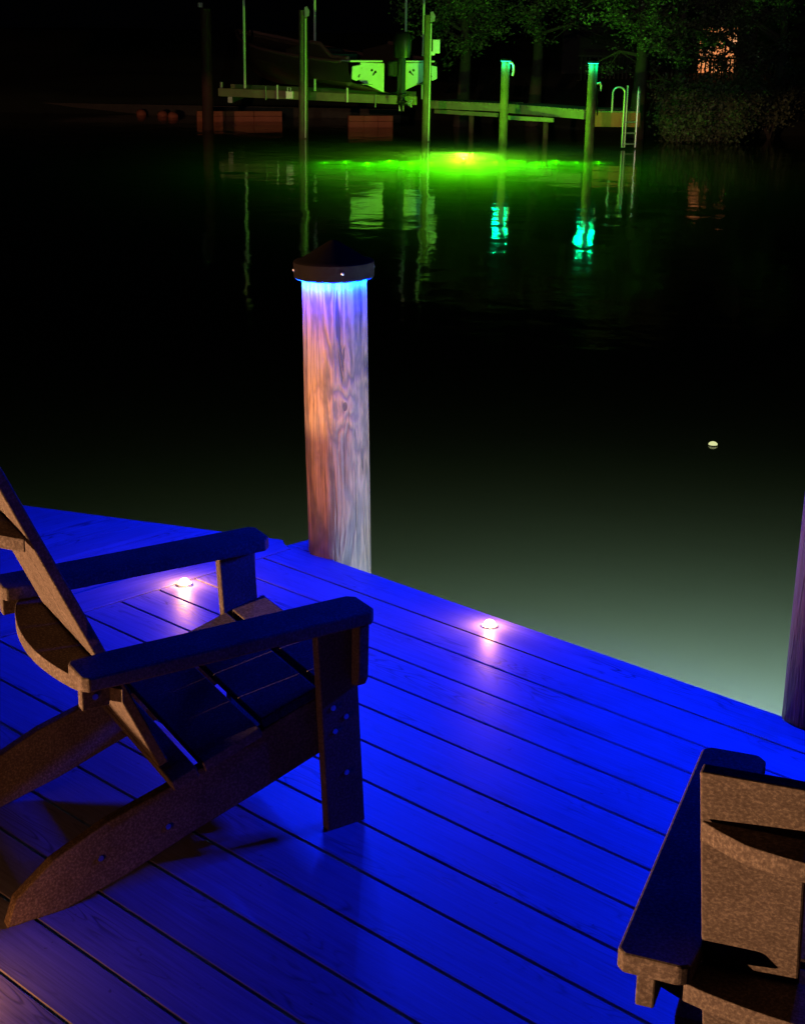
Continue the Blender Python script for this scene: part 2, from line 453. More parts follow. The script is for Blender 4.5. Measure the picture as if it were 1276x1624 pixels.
# ---------------------------------------------------------------- warm lamps set in the deck
def deck_lamp(x, y, label, power, z=.0, side=0.0):
    t = thing('deck_lamp', label, 'deck light', (x, y, z), 0, 'small warm deck lights')
    bm = bmesh.new(); lathe(bm, [(.025, .001), (.025, .004), (.018, .006), (.0178, .004)], 28)
    obj('bezel', bm, M['steel'], t, True)
    bm = bmesh.new(); lathe(bm, [(.0175, .003), (.0165, .010), (.012, .016), (.005, .0195), (0.0005, .020)], 24, capt=True)
    obj('lens', bm, M['warm_led'], t, True)
    light('lamp', 'AREA', (0, 0, .0245), power, (1, .43, .15), t, .03, (PI, 0, 0))
    if side: light('side_glow', 'POINT', (0, 0, .036), side, (1, .36, .10), t, .010)
    return t
q = hit(776, 993); deck_lamp(q.x, q.y, 'glowing warm light on the outer edge board between the two pilings', 11, 0, 2.4)
q = hit(291, 927); deck_lamp(q.x+.004, q.y, 'glowing warm light on the board joint seen under the far chair arm', 10, .002, 3.2)
q = hit(70, 1700); deck_lamp(q.x-.30, q.y-.06, 'warm light below the lower left corner of the photo', .1, 0, 5.0)
deck_lamp(X1, -2.35, 'warm light on the board joint left of the near chair', 6, .002, 0)

# ---------------------------------------------------------------- adirondack chairs
def chair(label, loc, rz, shear=0.0, inset=.06, btop=.846, gap=.022):
    """local x: 0 = outer face of the right leg, inwards is -x; y forwards; z up"""
    t = thing('adirondack_chair', label, 'chair', loc, rz, 'adirondack chairs on the dock')
    CX = -.274
    def fin(name, bm, m=M['poly'], parent=t):
        for v in bm.verts: v.co.y += shear*v.co.x
        return obj(name, bm, m, parent, False)
    def YZ(bm, poly, x0, x1, bev=.003):      # board cut in the y-z plane, thick in x
        m_ = Matrix(((0, 0, 1, x0), (1, 0, 0, 0), (0, 1, 0, 0), (0, 0, 0, 1)))
        prism(bm, poly, x1-x0, m_, bev, 2)
    def flip(x): return 2*CX-x
    for s in (0, 1):
        fx = (lambda x: x) if s == 0 else flip
        def rng(a, b): return (min(fx(a), fx(b)), max(fx(a), fx(b)))
        bm = bmesh.new(); x0, x1 = rng(-.027, 0)
        YZ(bm, [(-.097, 0), (0, 0), (-.022, .35), (-.030, .4845), (-.127, .4845), (-.118, .35)], x0, x1)
        leg = fin('leg', bm)
        for (by, bz) in ((-.085, .294), (-.052, .266), (-.080, .238), (-.050, .132)):
            bm = bmesh.new()
            for side in ((.0, 1), (-.027, -1)):
                m_ = Matrix.Translation((fx(side[0]), by, bz)) @ Matrix.Rotation(PI/2, 4, 'Y')
                bmesh.ops.create_cone(bm, cap_ends=True, segments=14, radius1=.0062, radius2=.0062, depth=.004, matrix=m_)
            fin('bolt', bm, M['bolt'], leg)
        # arm
        bm = bmesh.new()
        pa = [(.030, .0), (.043, -.013), (.043, -.648), (.032, -.660), (-.042, -.662), (-.056, -.655), (-.064, -.580), (-.066, -.10), (-.066, -.018), (-.050, .0)]
        pa = [(fx(a), b) for a, b in pa]
        if s: pa = pa[::-1]
        prism(bm, pa, .030, Matrix.Translation((0, 0, .485)), .004, 2)
        arm = fin('arm', bm)
        # bracket board under the arm outside the leg
        bm = bmesh.new()
        x0, x1 = rng(.0008, .036)
        m_ = Matrix(((1, 0, 0, 0), (0, 0, 1, -.040), (0, 1, 0, 0), (0, 0, 0, 1)))
        xs = (.0008, .036)
        pp = [(fx(.0008), .338), (fx(.022), .342), (fx(.034), .362), (fx(.036), .4845), (fx(.0008), .4845)]
        if s: pp = pp[::-1]
        prism(bm, pp, .026, m_, .003, 2)
        fin('arm_bracket', bm)
        # rear block under the arm
        bm = bmesh.new(); x0, x1 = rng(-.012, .014)
        YZ(bm, [(-.655, .437), (-.60, .437), (-.585, .4845), (-.655, .4845)], x0, x1)
        blk = fin('rear_block', bm)
        bm = bmesh.new()
        m_ = Matrix.Translation((fx(.014), -.628, .462)) @ Matrix.Rotation(PI/2, 4, 'Y')
        bmesh.ops.create_cone(bm, cap_ends=True, segments=14, radius1=.006, radius2=.006, depth=.004, matrix=m_)
        fin('bolt', bm, M['bolt'], blk)
        # side rail sloping to the floor
        bm = bmesh.new(); x0, x1 = rng(-.054, -.0275)
        YZ(bm, [(-.012, .20), (-.012, .315), (-.05, .325), (-.16, .300), (-.30, .255), (-.45, .205), (-.60, .165), (-.72, .115), (-.80, .055), (-.82, .0), (-.70, .0), (-.56, .035), (-.42, .082), (-.25, .133), (-.09, .185)], x0, x1)
        rail = fin('side_rail', bm)
        for (by, bz) in ((-.47, .115), (-.62, .09)):
            bm = bmesh.new()
            m_ = Matrix.Translation((fx(-.0275), by, bz)) @ Matrix.Rotation(PI/2, 4, 'Y')
            bmesh.ops.create_cone(bm, cap_ends=True, segments=14, radius1=.006, radius2=.006, depth=.004, matrix=m_)
            fin('bolt', bm, M['bolt'], rail)
    # seat slats following the top of the rails
    bm = bmesh.new()
    def railz(y):
        P_ = [(-.05, .325), (-.16, .300), (-.30, .255), (-.45, .205), (-.60, .165)]
        for (a, za), (b, zb) in zip(P_, P_[1:]):
            if y >= b: return za+(zb-za)*(y-a)/(b-a)
        return .165
    edges = [(-.002, -.090), (-.104, -.242), (-.256, -.390), (-.404, -.462)]
    for (ya, yb) in edges:
        za, zb = railz(ya)+.001, railz(yb)+.001
        ang = math.atan2(za-zb, ya-yb)
        m_ = Matrix.Translation((0, yb, zb)) @ Matrix.Rotation(ang, 4, 'X')
        ln = math.hypot(ya-yb, za-zb)
        prism(bm, [(-.545, 0), (-.003-.0, 0), (-.003, ln), (-.545, ln)] if ya < -.12 else [(-.5195, 0), (-.0285, 0), (-.0285, ln), (-.5195, ln)], .024, m_, .003, 2)
    fin('seat', bm)
    bm = bmesh.new(); box(bm, -.4935, -.0545, -.034, -.008, .17, .305, .003, None, 2); fin('front_apron', bm)
    # backrest: four leaning slats with arched tops
    bm = bmesh.new()
    y0b, z0b = -.448, .185; slope = -.462
    dirv = Vector((0, slope, 1)).normalized()
    xl, xr = 2*CX+inset, -inset; n = 3; g = gap; w = ((xr-xl)-(n-1)*g)/n
    tops = [btop, btop+.017, btop]
    tt = Vector((0, 1, -slope)).normalized()      # front-facing normal of the back
    for i in range(n):
        a = xl+i*(w+g); b = a+w; ln = (tops[i]-z0b)/dirv.z
        th = .026; zt_ = tops[i]
        YZ(bm, [(y0b, z0b), (y0b+th, z0b), (y0b+slope*(zt_-z0b)+th, zt_), (y0b+slope*(zt_-z0b), zt_)], a, b, .003)
    fin('backrest', bm)
    def ybk(z): return y0b+slope*(z-z0b)
    # curved braces behind the back
    def brace(z, th, x0, x1, depth, name, yoff=0):
        bm = bmesh.new(); yb_ = ybk(z)-.004+yoff; nn = 22
        inner = [(x0+(x1-x0)*k/nn, yb_-.0) for k in range(nn+1)]
        outer = [(x0+(x1-x0)*k/nn, yb_-.022*min(1, .12+6*min(k, nn-k)/nn)-depth*math.sin(PI*k/nn)**.8) for k in range(nn+1)]
        prism(bm, inner+outer[::-1], th, Matrix.Translation((0, 0, z-th)), .003, 2)
        return fin(name, bm)
    brace(.474, .028, -.585, .037, .075, 'lower_back_brace', .008)
    brace(.766, .026, 2*CX+inset+.003, -inset-.003, .040, 'upper_back_brace')
    return t
A1 = Vector((-2.107, -1.141, 0))
chair('brown adirondack chair at left, seen from its side, facing the corner piling', A1, R(-11.4), -.10, .078, .93, .007)
# right chair: its left arm is the mirror side, so shift by the chair width
q2 = hit(1115, 1182, .515); q0 = hit(978, 1505, .515)
az = math.atan2(-(q2.x-q0.x), (q2.y-q0.y))
Rv = Vector((math.cos(az), math.sin(az), 0))
org = Vector((q2.x, q2.y, 0)) + Rv*(.591)
chair('brown adirondack chair at lower right, seen from behind its lit back', org, az, 0.0)

# ---------------------------------------------------------------- lamp under the water near the right piling
def sub_lamp(p_, label, m, power, col, rad=.045, soft=.06, spill=.05):
    t = thing('underwater_lamp', label, 'underwater light', p_)
    light('beam', 'SPOT', (0, 0, rad+soft+.01), power, col, t, soft, (0, 0, 0), spot_size=R(178), spot_blend=.05); power *= spill
    bm = bmesh.new(); bmesh.ops.create_uvsphere(bm, u_segments=20, v_segments=12, radius=rad)
    obj('lens', bm, m, t, True)
    bm = bmesh.new(); lathe(bm, [(rad*1.05, -rad*1.3), (rad*1.1, -rad*.5), (rad*.98, -rad*.4)], 24, capb=True)
    obj('housing', bm, M['steel'], t, True)
    bm = bmesh.new(); tube(bm, [(0, 0, -rad*1.2), (.01, .01, -.4), (0, .03, -4.3-p_[2]+.3)], .012, 8)
    obj('cable', bm, M['cap'], t, True)
    light('lamp', 'POINT', (0, 0, rad+soft+.01), power, col, t, soft)
    return t
sub_lamp((-1.70, .62, -1.50), 'white lamp sunk under the near dock edge', M['white_lamp'], 14000, (.66, 1, 1.7), spill=.035)
lp = hit(735, 243, ZW)
PBd = (hit(933, 243, ZW)-hit(600, 243, ZW)).normalized()
gl_ = sub_lamp((lp.x, lp.y, -1.16), 'green lamp glowing under the water before the far dock', M['green_lamp'], 1100, (.12, 1, .0), .05, .03, .0)

for k in range(14):  # row of bare lights added beside the single lamp to widen its green glow
    d_ = -3.25+.5*k
    v = Vector((PBd.x, PBd.y, 0))*d_+fh*(.3*math.sin(k*2.4))
    light('added_glow', 'SPOT', (v.x, v.y, -.02), 330*math.exp(-(d_/2.3)**2), (.05, 1, 0), gl_, .004, (0, 0, 0), spot_size=R(178), spot_blend=.05)
light('upward_glow', 'POINT', (0, 0, .13), 850, (.24, 1, .02), gl_, .02)
# pale spot of unknown kind on the water, made up as a small glowing float
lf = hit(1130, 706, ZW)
t = thing('floating_spot', 'tiny pale yellow spot with an added glow floating alone on the dark water at right', 'floating spot', (lf.x, lf.y, ZW), R(-20))
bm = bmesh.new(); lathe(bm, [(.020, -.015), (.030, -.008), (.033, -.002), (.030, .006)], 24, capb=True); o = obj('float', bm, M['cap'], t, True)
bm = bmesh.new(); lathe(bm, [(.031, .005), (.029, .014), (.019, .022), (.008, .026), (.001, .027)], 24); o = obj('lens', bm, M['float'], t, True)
# ---------------------------------------------------------------- far dock
PA = hit(797, 230, ZW); PB = hit(933, 243, ZW); P1 = hit(330, 205, ZW); P2 = hit(481, 219, ZW); P3 = hit(675, 224, ZW)
def far_pile(b, top, rad, label, group, m=M['far_pile']):
    t = thing('dock_piling', label, 'piling', (b.x, b.y, 0), 0, group)
    bm = bmesh.new(); n = 20; rings = []
    zs = [-4.3, -1.2, -.9, -.6, -.3, 0, .3, .6, .9]+([1.2, 1.6, 2.0] if top > 1.5 else [])+[top]
    for z in sorted(zs):
        if z > top: continue
        rings.append([bm.verts.new(((rad*(1-.03*z)+.012*noise.noise(Vector((k*.9, z*1.4, b.x))))*math.cos(2*PI*k/n), (rad*(1-.03*z)+.012*noise.noise(Vector((k*.7, z*1.4, b.y))))*math.sin(2*PI*k/n), z)) for k in range(n)])
    for i in range(len(rings)-1):
        for k in range(n): bm.faces.new((rings[i][k], rings[i][(k+1) % n], rings[i+1][(k+1) % n], rings[i+1][k]))
    bm.faces.new(rings[-1])
    obj('shaft', bm, m, t, True)
    return t
def teal_pile(b, top, label):
    t = far_pile(b, top, .105, label, 'far pilings with teal lights')
    bm = bmesh.new(); lathe(bm, [(.125, top-.01), (.13, top+.0), (.13, top+.04), (.02, top+.10)], 24, capt=True, capb=False)
    cap = obj('cap', bm, M['cap'], t, True)
    bm = bmesh.new(); lathe(bm, [(.112, top-.004), (.112, top-.02), (.122, top-.02), (.122, top-.004)], 24)
    obj('led_ring', bm, M['teal_led'], cap, True)
    for k in range(4):
        a = 2*PI*(k+.5)/4-.6
        light('led_lamp', 'POINT', (.175*math.cos(a), .175*math.sin(a), top-.09), 6.5, (.0, 1, .30), cap, .045)
    return t
ta = teal_pile(PA, 1.02, 'teal topped piling standing midway along the far walkway')
tb = teal_pile(PB, 1.04, 'teal topped piling beside the ladder at the far dock end')
side = rh
def at_pile(t, a, d, z): return rh*a+fh*d+Vector((0, 0, z))
# rope loop hung on piling A, hook and line on piling B
bm = bmesh.new()
tube(bm, [at_pile(ta, .08, -.10, .98), at_pile(ta, .15, -.10, .97), at_pile(ta, .19, -.08, .90), at_pile(ta, .19, -.07, .76), at_pile(ta, .17, -.07, .66)], .026, 8)
ob_ = obj('rope_loop', bm, M['pvc'], None, True); ob_.location = (PA.x, PA.y, 0)
tag(ob_, 'short pale hose loop hanging on the top of the middle teal piling', 'hose')
bm = bmesh.new()
tube(bm, [at_pile(tb, .10, -.09, .58), at_pile(tb, .17, -.10, .60), at_pile(tb, .20, -.10, .54), at_pile(tb, .19, -.09, .42)], .022, 8)
ob_ = obj('hook', bm, M['pvc'], tb, True)
bm = bmesh.new()
pts = [at_pile(tb, .13+.015*math.sin(k*1.7), -.10, .5-k*.07) for k in range(10)]
tube(bm, pts, [.012+.01*abs(math.sin(k*2.1)) for k in range(10)], 6)
obj('line', bm, M['cap'], tb, True)

wk = thing('far_dock', 'narrow timber walkway with green lit side board across the water', 'dock')
zt = -.14
e_a = hit(683, 161, zt); e_b = hit(797, 166, zt); e_c = hit(927, 176, zt); e_d = hit(1014, 177, zt)
def off(v, d): return v+fh*d
bm = bmesh.new()
beam(bm, e_a+Vector((0, 0, 0)), e_b, .05, .17); beam(bm, e_b, e_c, .05, .19)
obj('side_board', bm, M['far_wood'], wk)
bm = bmesh.new()
for (a, b) in ((e_a, e_b), (e_b, e_c)):
    nb = 16
    for k in range(nb):
        p0 = a.lerp(b, (k+.06)/nb); p1 = a.lerp(b, (k+.94)/nb)
        d = (b-a).normalized(); pr = Vector((-d.y, d.x, 0))
        if pr.dot(fh) < 0: pr = -pr
        vs = [p0-pr*.04, p1-pr*.04, p1+pr*1.2, p0+pr*1.2]
        prism(bm, [(v.x, v.y) for v in vs], .035, Matrix.Translation((0, 0, zt+.002)), 0)
obj('deck_boards', bm, M['far_wood'], wk)
bm = bmesh.new()
for (x_, y_, x2, y2) in ((690, 174, 790, 180), (806, 184, 880, 188)):
    beam(bm, off(hit(x_, y_, zt-.2), .35), off(hit(x2, y2, zt-.2), .35), .06, .10)
obj('lower_brace', bm, M['far_wood'], wk)
for (x_, yb_) in ((748, 212), (867, 222)):
    b = off(hit(x_, yb_, ZW), .5)
    bm = bmesh.new(); tube(bm, [(b.x, b.y, -4.3), (b.x, b.y, zt-.04)], .075, 12); obj('post', bm, M['far_pile'], wk, True)
# dark end platform with ladder
bm = bmesh.new()
dd = (e_d-e_c).normalized(); pr = Vector((-dd.y, dd.x, 0))
if pr.dot(fh) < 0: pr = -pr
for k in range(9):
    p0 = e_c+dd*.12+(e_d-e_c-dd*.12)*((k+.04)/9); p1 = e_c+dd*.12+(e_d-e_c-dd*.12)*((k+.96)/9)
    vs = [p0-pr*.05, p1-pr*.05, p1+pr*1.8, p0+pr*1.8]
    prism(bm, [(v.x, v.y) for v in vs], .035, Matrix.Translation((0, 0, zt-.02)), 0)
obj('end_platform', bm, M['far_wood'], wk)
bm = bmesh.new()
beam(bm, e_c+dd*.14-Vector((0, 0, .024)), e_d-Vector((0, 0, .024)), .06, .34)
beam(bm, e_d-Vector((0, 0, .026)), e_d+pr*1.7-Vector((0, 0, .026)), .06, .30)
obj('end_fascia', bm, M['rust_wood'], wk)
lad = thing('dock_ladder', 'white tube swim ladder at the right end of the far dock', 'ladder')
bm = bmesh.new()
def hoop(x0, x1, ztop, zl, zr, off_d=-.12):
    a = hit(x0, 178, zt)-pr*.0; b = hit(x1, 178, zt)+pr*off_d
    pts = [Vector((a.x, a.y, zl))]
    for k in range(9):
        t_ = k/8; c = a.lerp(b, .5-.5*math.cos(PI*t_)); pts.append(Vector((c.x, c.y, ztop-.14+.14*math.sin(PI*t_))))
    pts.append(Vector((b.x, b.y, zr)))
    tube(bm, pts, .024, 8)
hoop(970, 987, .46, zt, -.96)
obj('handrail', bm, M['alu'], lad, True)
bm = bmesh.new(); hoop(1012, 1008, .46, zt, -.96); obj('handrail', bm, M['alu'], lad, True)
bm = bmesh.new()
a = hit(991, 178, zt)-pr*.12
tube(bm, [(a.x, a.y, -.96), (a.x, a.y, .50)], .024, 8); obj('rail_post', bm, M['alu'], lad, True)
for z in (-.88, -.62, -.36):
    bm = bmesh.new(); a = hit(987, 178, zt)-pr*.12; b = hit(1008, 178, zt)-pr*.12
    tube(bm, [(a.x, a.y, z), (b.x, b.y, z)], .02, 8); obj('rung', bm, M['alu'], lad, True)

# ---------------------------------------------------------------- boat lift
t1 = far_pile(P1, 2.15, .15, 'dark red brown lift piling, leftmost of the far pilings', 'boat lift pilings', M['dark_red'])
t2 = far_pile(P2, 2.12, .115, 'tall green lit lift piling left of the boat stern', 'boat lift pilings')
t3 = far_pile(P3, 2.05, .105, 'tall green lift piling touching the right side of the boat', 'boat lift pilings')
for t_, zz, mm in ((t2, 2.12, 1), (t3, 2.05, 1)):
    bm = bmesh.new()
    prism(bm, [(-.03, -.22), (.08, -.19), (.09, -.06), (.03, .05), (-.04, .02)], .05, Matrix(((rh.x, 0, fh.x, -fh.x*.16+rh.x*.08), (rh.y, 0, fh.y, -fh.y*.16+rh.y*.08), (0, 1, 0, zz+.05), (0, 0, 0, 1))), .008, 1)
    obj('pulley_bracket', bm, M['steel'], t_)
    bm = bmesh.new(); v = -fh*.14; tube(bm, [v+rh*.07+Vector((0, 0, zz-.2)), v+rh*.06+Vector((0, 0, -.98))], .016, 6)
    obj('cable_pipe', bm, M['pvc'], t_, True)
bm = bmesh.new(); box(bm, -.05, .05, -.05, .05, 2.18, 2.30, .01); o = obj('cap_block', bm, M['pvc'], t1); o.location = (rh*-.14).to_3d()
bm = bmesh.new(); m_ = Matrix(((rh.x, fh.x, 0, 0), (rh.y, fh.y, 0, 0), (0, 0, 1, 0), (0, 0, 0, 1)))
box(bm, .12, .30, -.14, .02, 1.15, 1.48, .012, m_); box(bm, .08, .18, -.10, -.0, 1.10, 1.2, .01, m_)
obj('switch_box', bm, M['hull_white'], t3)
lift = thing('boat_lift', 'boat lift cradle of green lit beams holding up the boat', 'boat lift')
zb = .10
b0 = hit(347, 139, zb); b1 = hit(660, 152, zb)
bm = bmesh.new(); beam(bm, b0, b1, .09, .215, .01); obj('cradle_beam', bm, M['alu'] if 0 else M['far_wood'], lift)
bdir = (b1-b0).normalized()
bm = bmesh.new(); b2 = b0+fh*3.2; b3 = b1+fh*3.0; beam(bm, b2, b3, .09, .2); obj('cradle_beam', bm, M['far_wood'], lift)
for (f_) in (.06, .93):
    bm = bmesh.new(); beam(bm, b0.lerp(b1, f_)+Vector((0, 0, -.22)), b2.lerp(b3, f_)+Vector((0, 0, -.22)), .12, .16); obj('cross_beam', bm, M['steel'], lift)
for px_, z1 in ((391, 3.4), (505, 3.4)):
    c = b0.lerp(b1, (px_-347)/313.0)+fh*.02
    bm = bmesh.new(); tube(bm, [c+Vector((0, 0, .02)), c+Vector((0, 0, z1))], .034, 8); obj('guide_pole', bm, M['pvc'], lift, True)
for px_, z0_ in ((642, 1.55), (670, 1.2)):
    c = b2.lerp(b3, (px_-362)/300.0)
    c = deep(px_+.3, 100, 41.5); c.z = 0
    bm = bmesh.new(); tube(bm, [(c.x, c.y, -.05), (c.x, c.y, 3.4)], .03, 8); obj('guide_pole', bm, M['pvc'], lift, True)
for f_, zz in ((.865, .0), (.36, .0)):
    pass
for px_, mtl, z0_, z1_ in ((556, 'pvc', -.12, .24), (445, 'pvc', -.12, .24), (599, 'steel', -.22, .10), (426, 'steel', -.16, .2)):
    c = b0.lerp(b1, (px_-347)/313.0)-fh*.07
    bm = bmesh.new(); tube(bm, [(c.x, c.y, z0_), (c.x, c.y, z1_)], .028 if mtl == 'pvc' else .018, 8); obj('hanger', bm, M[mtl], lift, True)
c = b0.lerp(b1, (465-347)/313.0)-fh*.12
bm = bmesh.new(); box(bm, -.10, .10, -.06, .06, -.10, .10, .015, Matrix.Translation(c+Vector((0, 0, -.10))) @ m_)
tube(bm, [c+rh*-.05+Vector((0, 0, -.02)), c+rh*-.05+Vector((0, 0, .09)), c+rh*.03+Vector((0, 0, .09)), c+rh*.03+Vector((0, 0, -.02))], .015, 6)
obj('motor_box', bm, M['hull_white'], lift)
c = b0+rh*.07
bm = bmesh.new(); tube(bm, [c, c+Vector((0, 0, .16))], .05, 10); obj('end_roller', bm, M['steel'], lift, True)

# boat: built along +x = bow, y = port(+)/starboard(-), z up, stern at the origin
fwd = (-rh*.50+fh*.866).normalized()
stern = deep(620, 148, 39.6)
boat = thing('motorboat', 'dark hulled motorboat raised on the lift with green lit stern', 'boat', (stern.x, stern.y, .16), math.atan2(fwd.y, fwd.x))
Lb = 9.4; Bm = 1.22
def hull_sec(s_):   # s_ 0 stern .. 1 bow ; returns half section points (y,z) keel -> chine -> sheer
    wdt = Bm*(1-max(0, (s_-.42)/.58)**2.4)+.01
    sheer = .74+.12*s_+.62*s_**2.3 if s_ > .12 else .74
    keel = .0+.75*max(0, (s_-.62)/.38)**2.6
    ch = .26+.45*s_**2+keel*.35
    cw = wdt*(.90-.25*s_)
    return [(0.0, keel), (cw*.55, keel+(ch-keel)*.55), (cw, ch), (wdt*.985, ch+(sheer-ch)*.5), (wdt, sheer)]
bm = bmesh.new(); secs = []
ns = 22
for i in range(ns+1):
    s_ = i/ns; hp = hull_sec(s_)
    full = [(-y, z) for y, z in hp[::-1]]+hp[1:]
    secs.append([bm.verts.new((s_*Lb, y, z)) for y, z in full])
for i in range(ns):
    for k in range(8): bm.faces.new((secs[i][k], secs[i+1][k], secs[i+1][k+1], secs[i][k+1]))
obj('hull', bm, M['hull'], boat, True)
bm = bmesh.new()   # deck inside the hull
cen = [(s_*Lb/ns, ) for s_ in range(ns+1)]
dv = []
for i in range(ns+1):
    hp = hull_sec(i/ns); dv.append((bm.verts.new((i/ns*Lb, hp[-1][0]*.96, hp[-1][1]-.12)), bm.verts.new((i/ns*Lb, -hp[-1][0]*.96, hp[-1][1]-.12))))
for i in range(ns): bm.faces.new((dv[i][0], dv[i+1][0], dv[i+1][1], dv[i][1]))
obj('cockpit_deck', bm, M['hull'], boat)
for sg in (1, -1):
    bm = bmesh.new()
    tube(bm, [(i/ns*Lb, sg*(hull_sec(i/ns)[-1][0]), hull_sec(i/ns)[-1][1]+.015) for i in range(1, ns)], .045, 8)
    obj('gunwale', bm, M['gunwale'], boat, True)
# raised stern quarters and folding splash board shapes of the transom, white
XY = lambda x0: Matrix(((0, 0, 1, x0), (1, 0, 0, 0), (0, 1, 0, 0), (0, 0, 0, 1)))
for sg in (1, -1):
    bm = bmesh.new()
    P_ = [(.36, .03), (.36, .70), (1.20, .72), (1.22, .34), (1.05, .26)]
    P_ = [(.24, .02), (.24, .73), (.92, .75), (.94, .30)]
    pp = [(sg*y, z) for y, z in P_]
    if sg < 0: pp = pp[::-1]
    prism(bm, pp, .06, XY(-.065), .012, 2)
    tr_ = obj('transom_panel', bm, M['hull_white'], boat)
    bm = bmesh.new()
    pp = [(sg*y, z) for y, z in [(.96, .36), (.96, .70), (1.22, .66), (1.235, .36), (1.10, .31)]]
    if sg < 0: pp = pp[::-1]
    prism(bm, pp, .06, XY(-.20), .015, 2)
    obj('swim_step', bm, M['hull_white'], boat)
    bm = bmesh.new()
    pp = [(sg*y, z) for y, z in [(.30, .755), (.30, .80), (1.22, .80), (1.22, .755)]]
    if sg < 0: pp = pp[::-1]
    prism(bm, pp, .5, XY(-.09), .01, 1)
    obj('transom_cap', bm, M['hull_white'], boat)
    bm = bmesh.new()
    for yy, zz in ((.50, .52), (.60, .56)):
        bmesh.ops.create_uvsphere(bm, u_segments=10, v_segments=6, radius=.032, matrix=Matrix.Translation((-.07, sg*yy, zz)))
    tube(bm, [(-.08, sg*.52, .50), (-.10, sg*.58, .44)], .014, 6)
    obj('drain_fitting', bm, M['engine'], boat, True)
    bm = bmesh.new()
    tube(bm, [(-.22, sg*1.05, .40), (-.10, sg*.92, .62)], .02, 6)
    box(bm, -.30, -.02, min(sg*.70, sg*1.0), max(sg*.70, sg*1.0), .22, .235)
    obj('trim_tab', bm, M['steel'], boat)
# side coaming stepping up amidships (the tan S-shaped rail) and console
for sg in (1, -1):
    bm = bmesh.new()
    tube(bm, [(.15, sg*1.16, .84), (1.0, sg*1.16, .86), (1.35, sg*1.17, 1.02), (1.6, sg*1.18, 1.16), (2.2, sg*1.17, 1.20)], .05, 8)
    obj('coaming_rail', bm, M['gunwale'], boat, True)
    bm = bmesh.new()
    pp = [(.30, .72), (1.0, .84), (1.35, 1.0), (1.6, 1.14), (2.2, 1.18), (3.6, 1.0), (3.6, .72)]
    mm = Matrix(((1, 0, 0, 0), (0, 0, 1, sg*1.16-.02), (0, 1, 0, 0), (0, 0, 0, 1)))
    prism(bm, pp, .04, mm, 0)
    obj('side_coaming', bm, M['hull'], boat)
bm = bmesh.new(); box(bm, 3.4, 4.2, -.45, .45, .7, 1.05, .05); obj('console', bm, M['engine'], boat)
bm = bmesh.new(); box(bm, 2.5, 2.9, -.42, .42, .7, .95, .05); obj('helm_seat', bm, M['engine'], boat)
# outboard engine
eng = bmesh.new()
lathe(eng, [(.02, .86), (.20, .88), (.23, 1.05), (.24, 1.25), (.21, 1.42), (.14, 1.49), (.02, 1.50)], 20, (-.42, 0, 0), True, True)
eo = obj('outboard_engine', eng, M['engine'], boat, True); eo.scale = (1.25, .85, 1)
bm = bmesh.new()
box(bm, -.62, -.40, -.07, .07, -.18, .90, .03); box(bm, -.70, -.20, -.10, .10, -.02, .01, .01)
tube(bm, [(-.86, 0, -.20), (-.70, 0, -.20), (-.42, 0, -.20), (-.30, 0, -.20)], [.02, .065, .07, .02], 12)
prism(bm, [(-.60, -.22), (-.42, -.22), (-.52, -.42), (-.60, -.40)], .03, Matrix(((1, 0, 0, 0), (0, 0, 1, -.015), (0, 1, 0, 0), (0, 0, 0, 1))), .005, 1)
box(bm, -.40, -.05, -.16, .16, .42, .80, .03)
obj('engine_leg', bm, M['engine'], boat)
bm = bmesh.new()
for k in range(3):
    a = 2*PI*k/3
    prism(bm, [(-.03, .03), (.03, .03), (.075, .13), (.03, .19), (-.045, .16)], .014, Matrix.Translation((-.82, 0, -.20)) @ Matrix.Rotation(a, 4, 'X') @ Matrix.Rotation(R(70), 4, 'Z'), .003, 1)
obj('propeller', bm, M['alu'], boat)
bm = bmesh.new()
box(bm, -.68, -.66, -.12, .12, 1.22, 1.26); box(bm, -.685, -.66, -.12, -.06, 1.0, 1.24)
obj('engine_trim', bm, M['hull_white'], boat)

# bulkhead and low floats behind the lift
bw = thing('bulkhead', 'low red brown timber bulkhead along the far shore', 'retaining wall')
for (xa, xb, y_, h_) in ((312, 447, 192, .30), (552, 622, 201, .32)):
    a = hit(xa, y_, ZW); b = hit(xb, y_, ZW)
    bm = bmesh.new(); 
    nn = 3
    for k in range(nn):
        beam(bm, a.lerp(b, k/nn)+Vector((0, 0, h_+.0)), a.lerp(b, (k+.99)/nn)+Vector((0, 0, h_+.0)), .16, h_*.48, .01)
        beam(bm, a.lerp(b, k/nn)+Vector((0, 0, h_*.5)), a.lerp(b, (k+.99)/nn)+Vector((0, 0, h_*.5)), .15, h_*.9, .01)
    obj('timber_face', bm, M['rust_wood'], bw)
bm = bmesh.new(); a = far(-24, 50.5, ZW+.3); b = far(0, 49.5, ZW+.3); beam(bm, a, b, .3, .9)
obj('rear_wall', bm, M['bark'], bw)
for k, (xx, yy) in enumerate(((224, 182), (258, 184), (274, 186))):
    c = hit(xx, yy, ZW)
    bm = bmesh.new(); bmesh.ops.create_icosphere(bm, subdivisions=2, radius=.16)
    for v in bm.verts: v.co *= 1+.25*noise.noise(v.co*6+Vector((k*3, 0, 0))); v.co.z *= .8
    o = obj('shore_rock', bm, M['rust_wood'], None, True); o.location = (c.x, c.y, ZW+.05)
    tag(o, ['small reddish rock at the waterline, farthest left on the far shore', 'small reddish rock at the far waterline between two others', 'small reddish rock nearest the left end of the bulkhead'][k], 'rock', 'rocks at the far waterline')

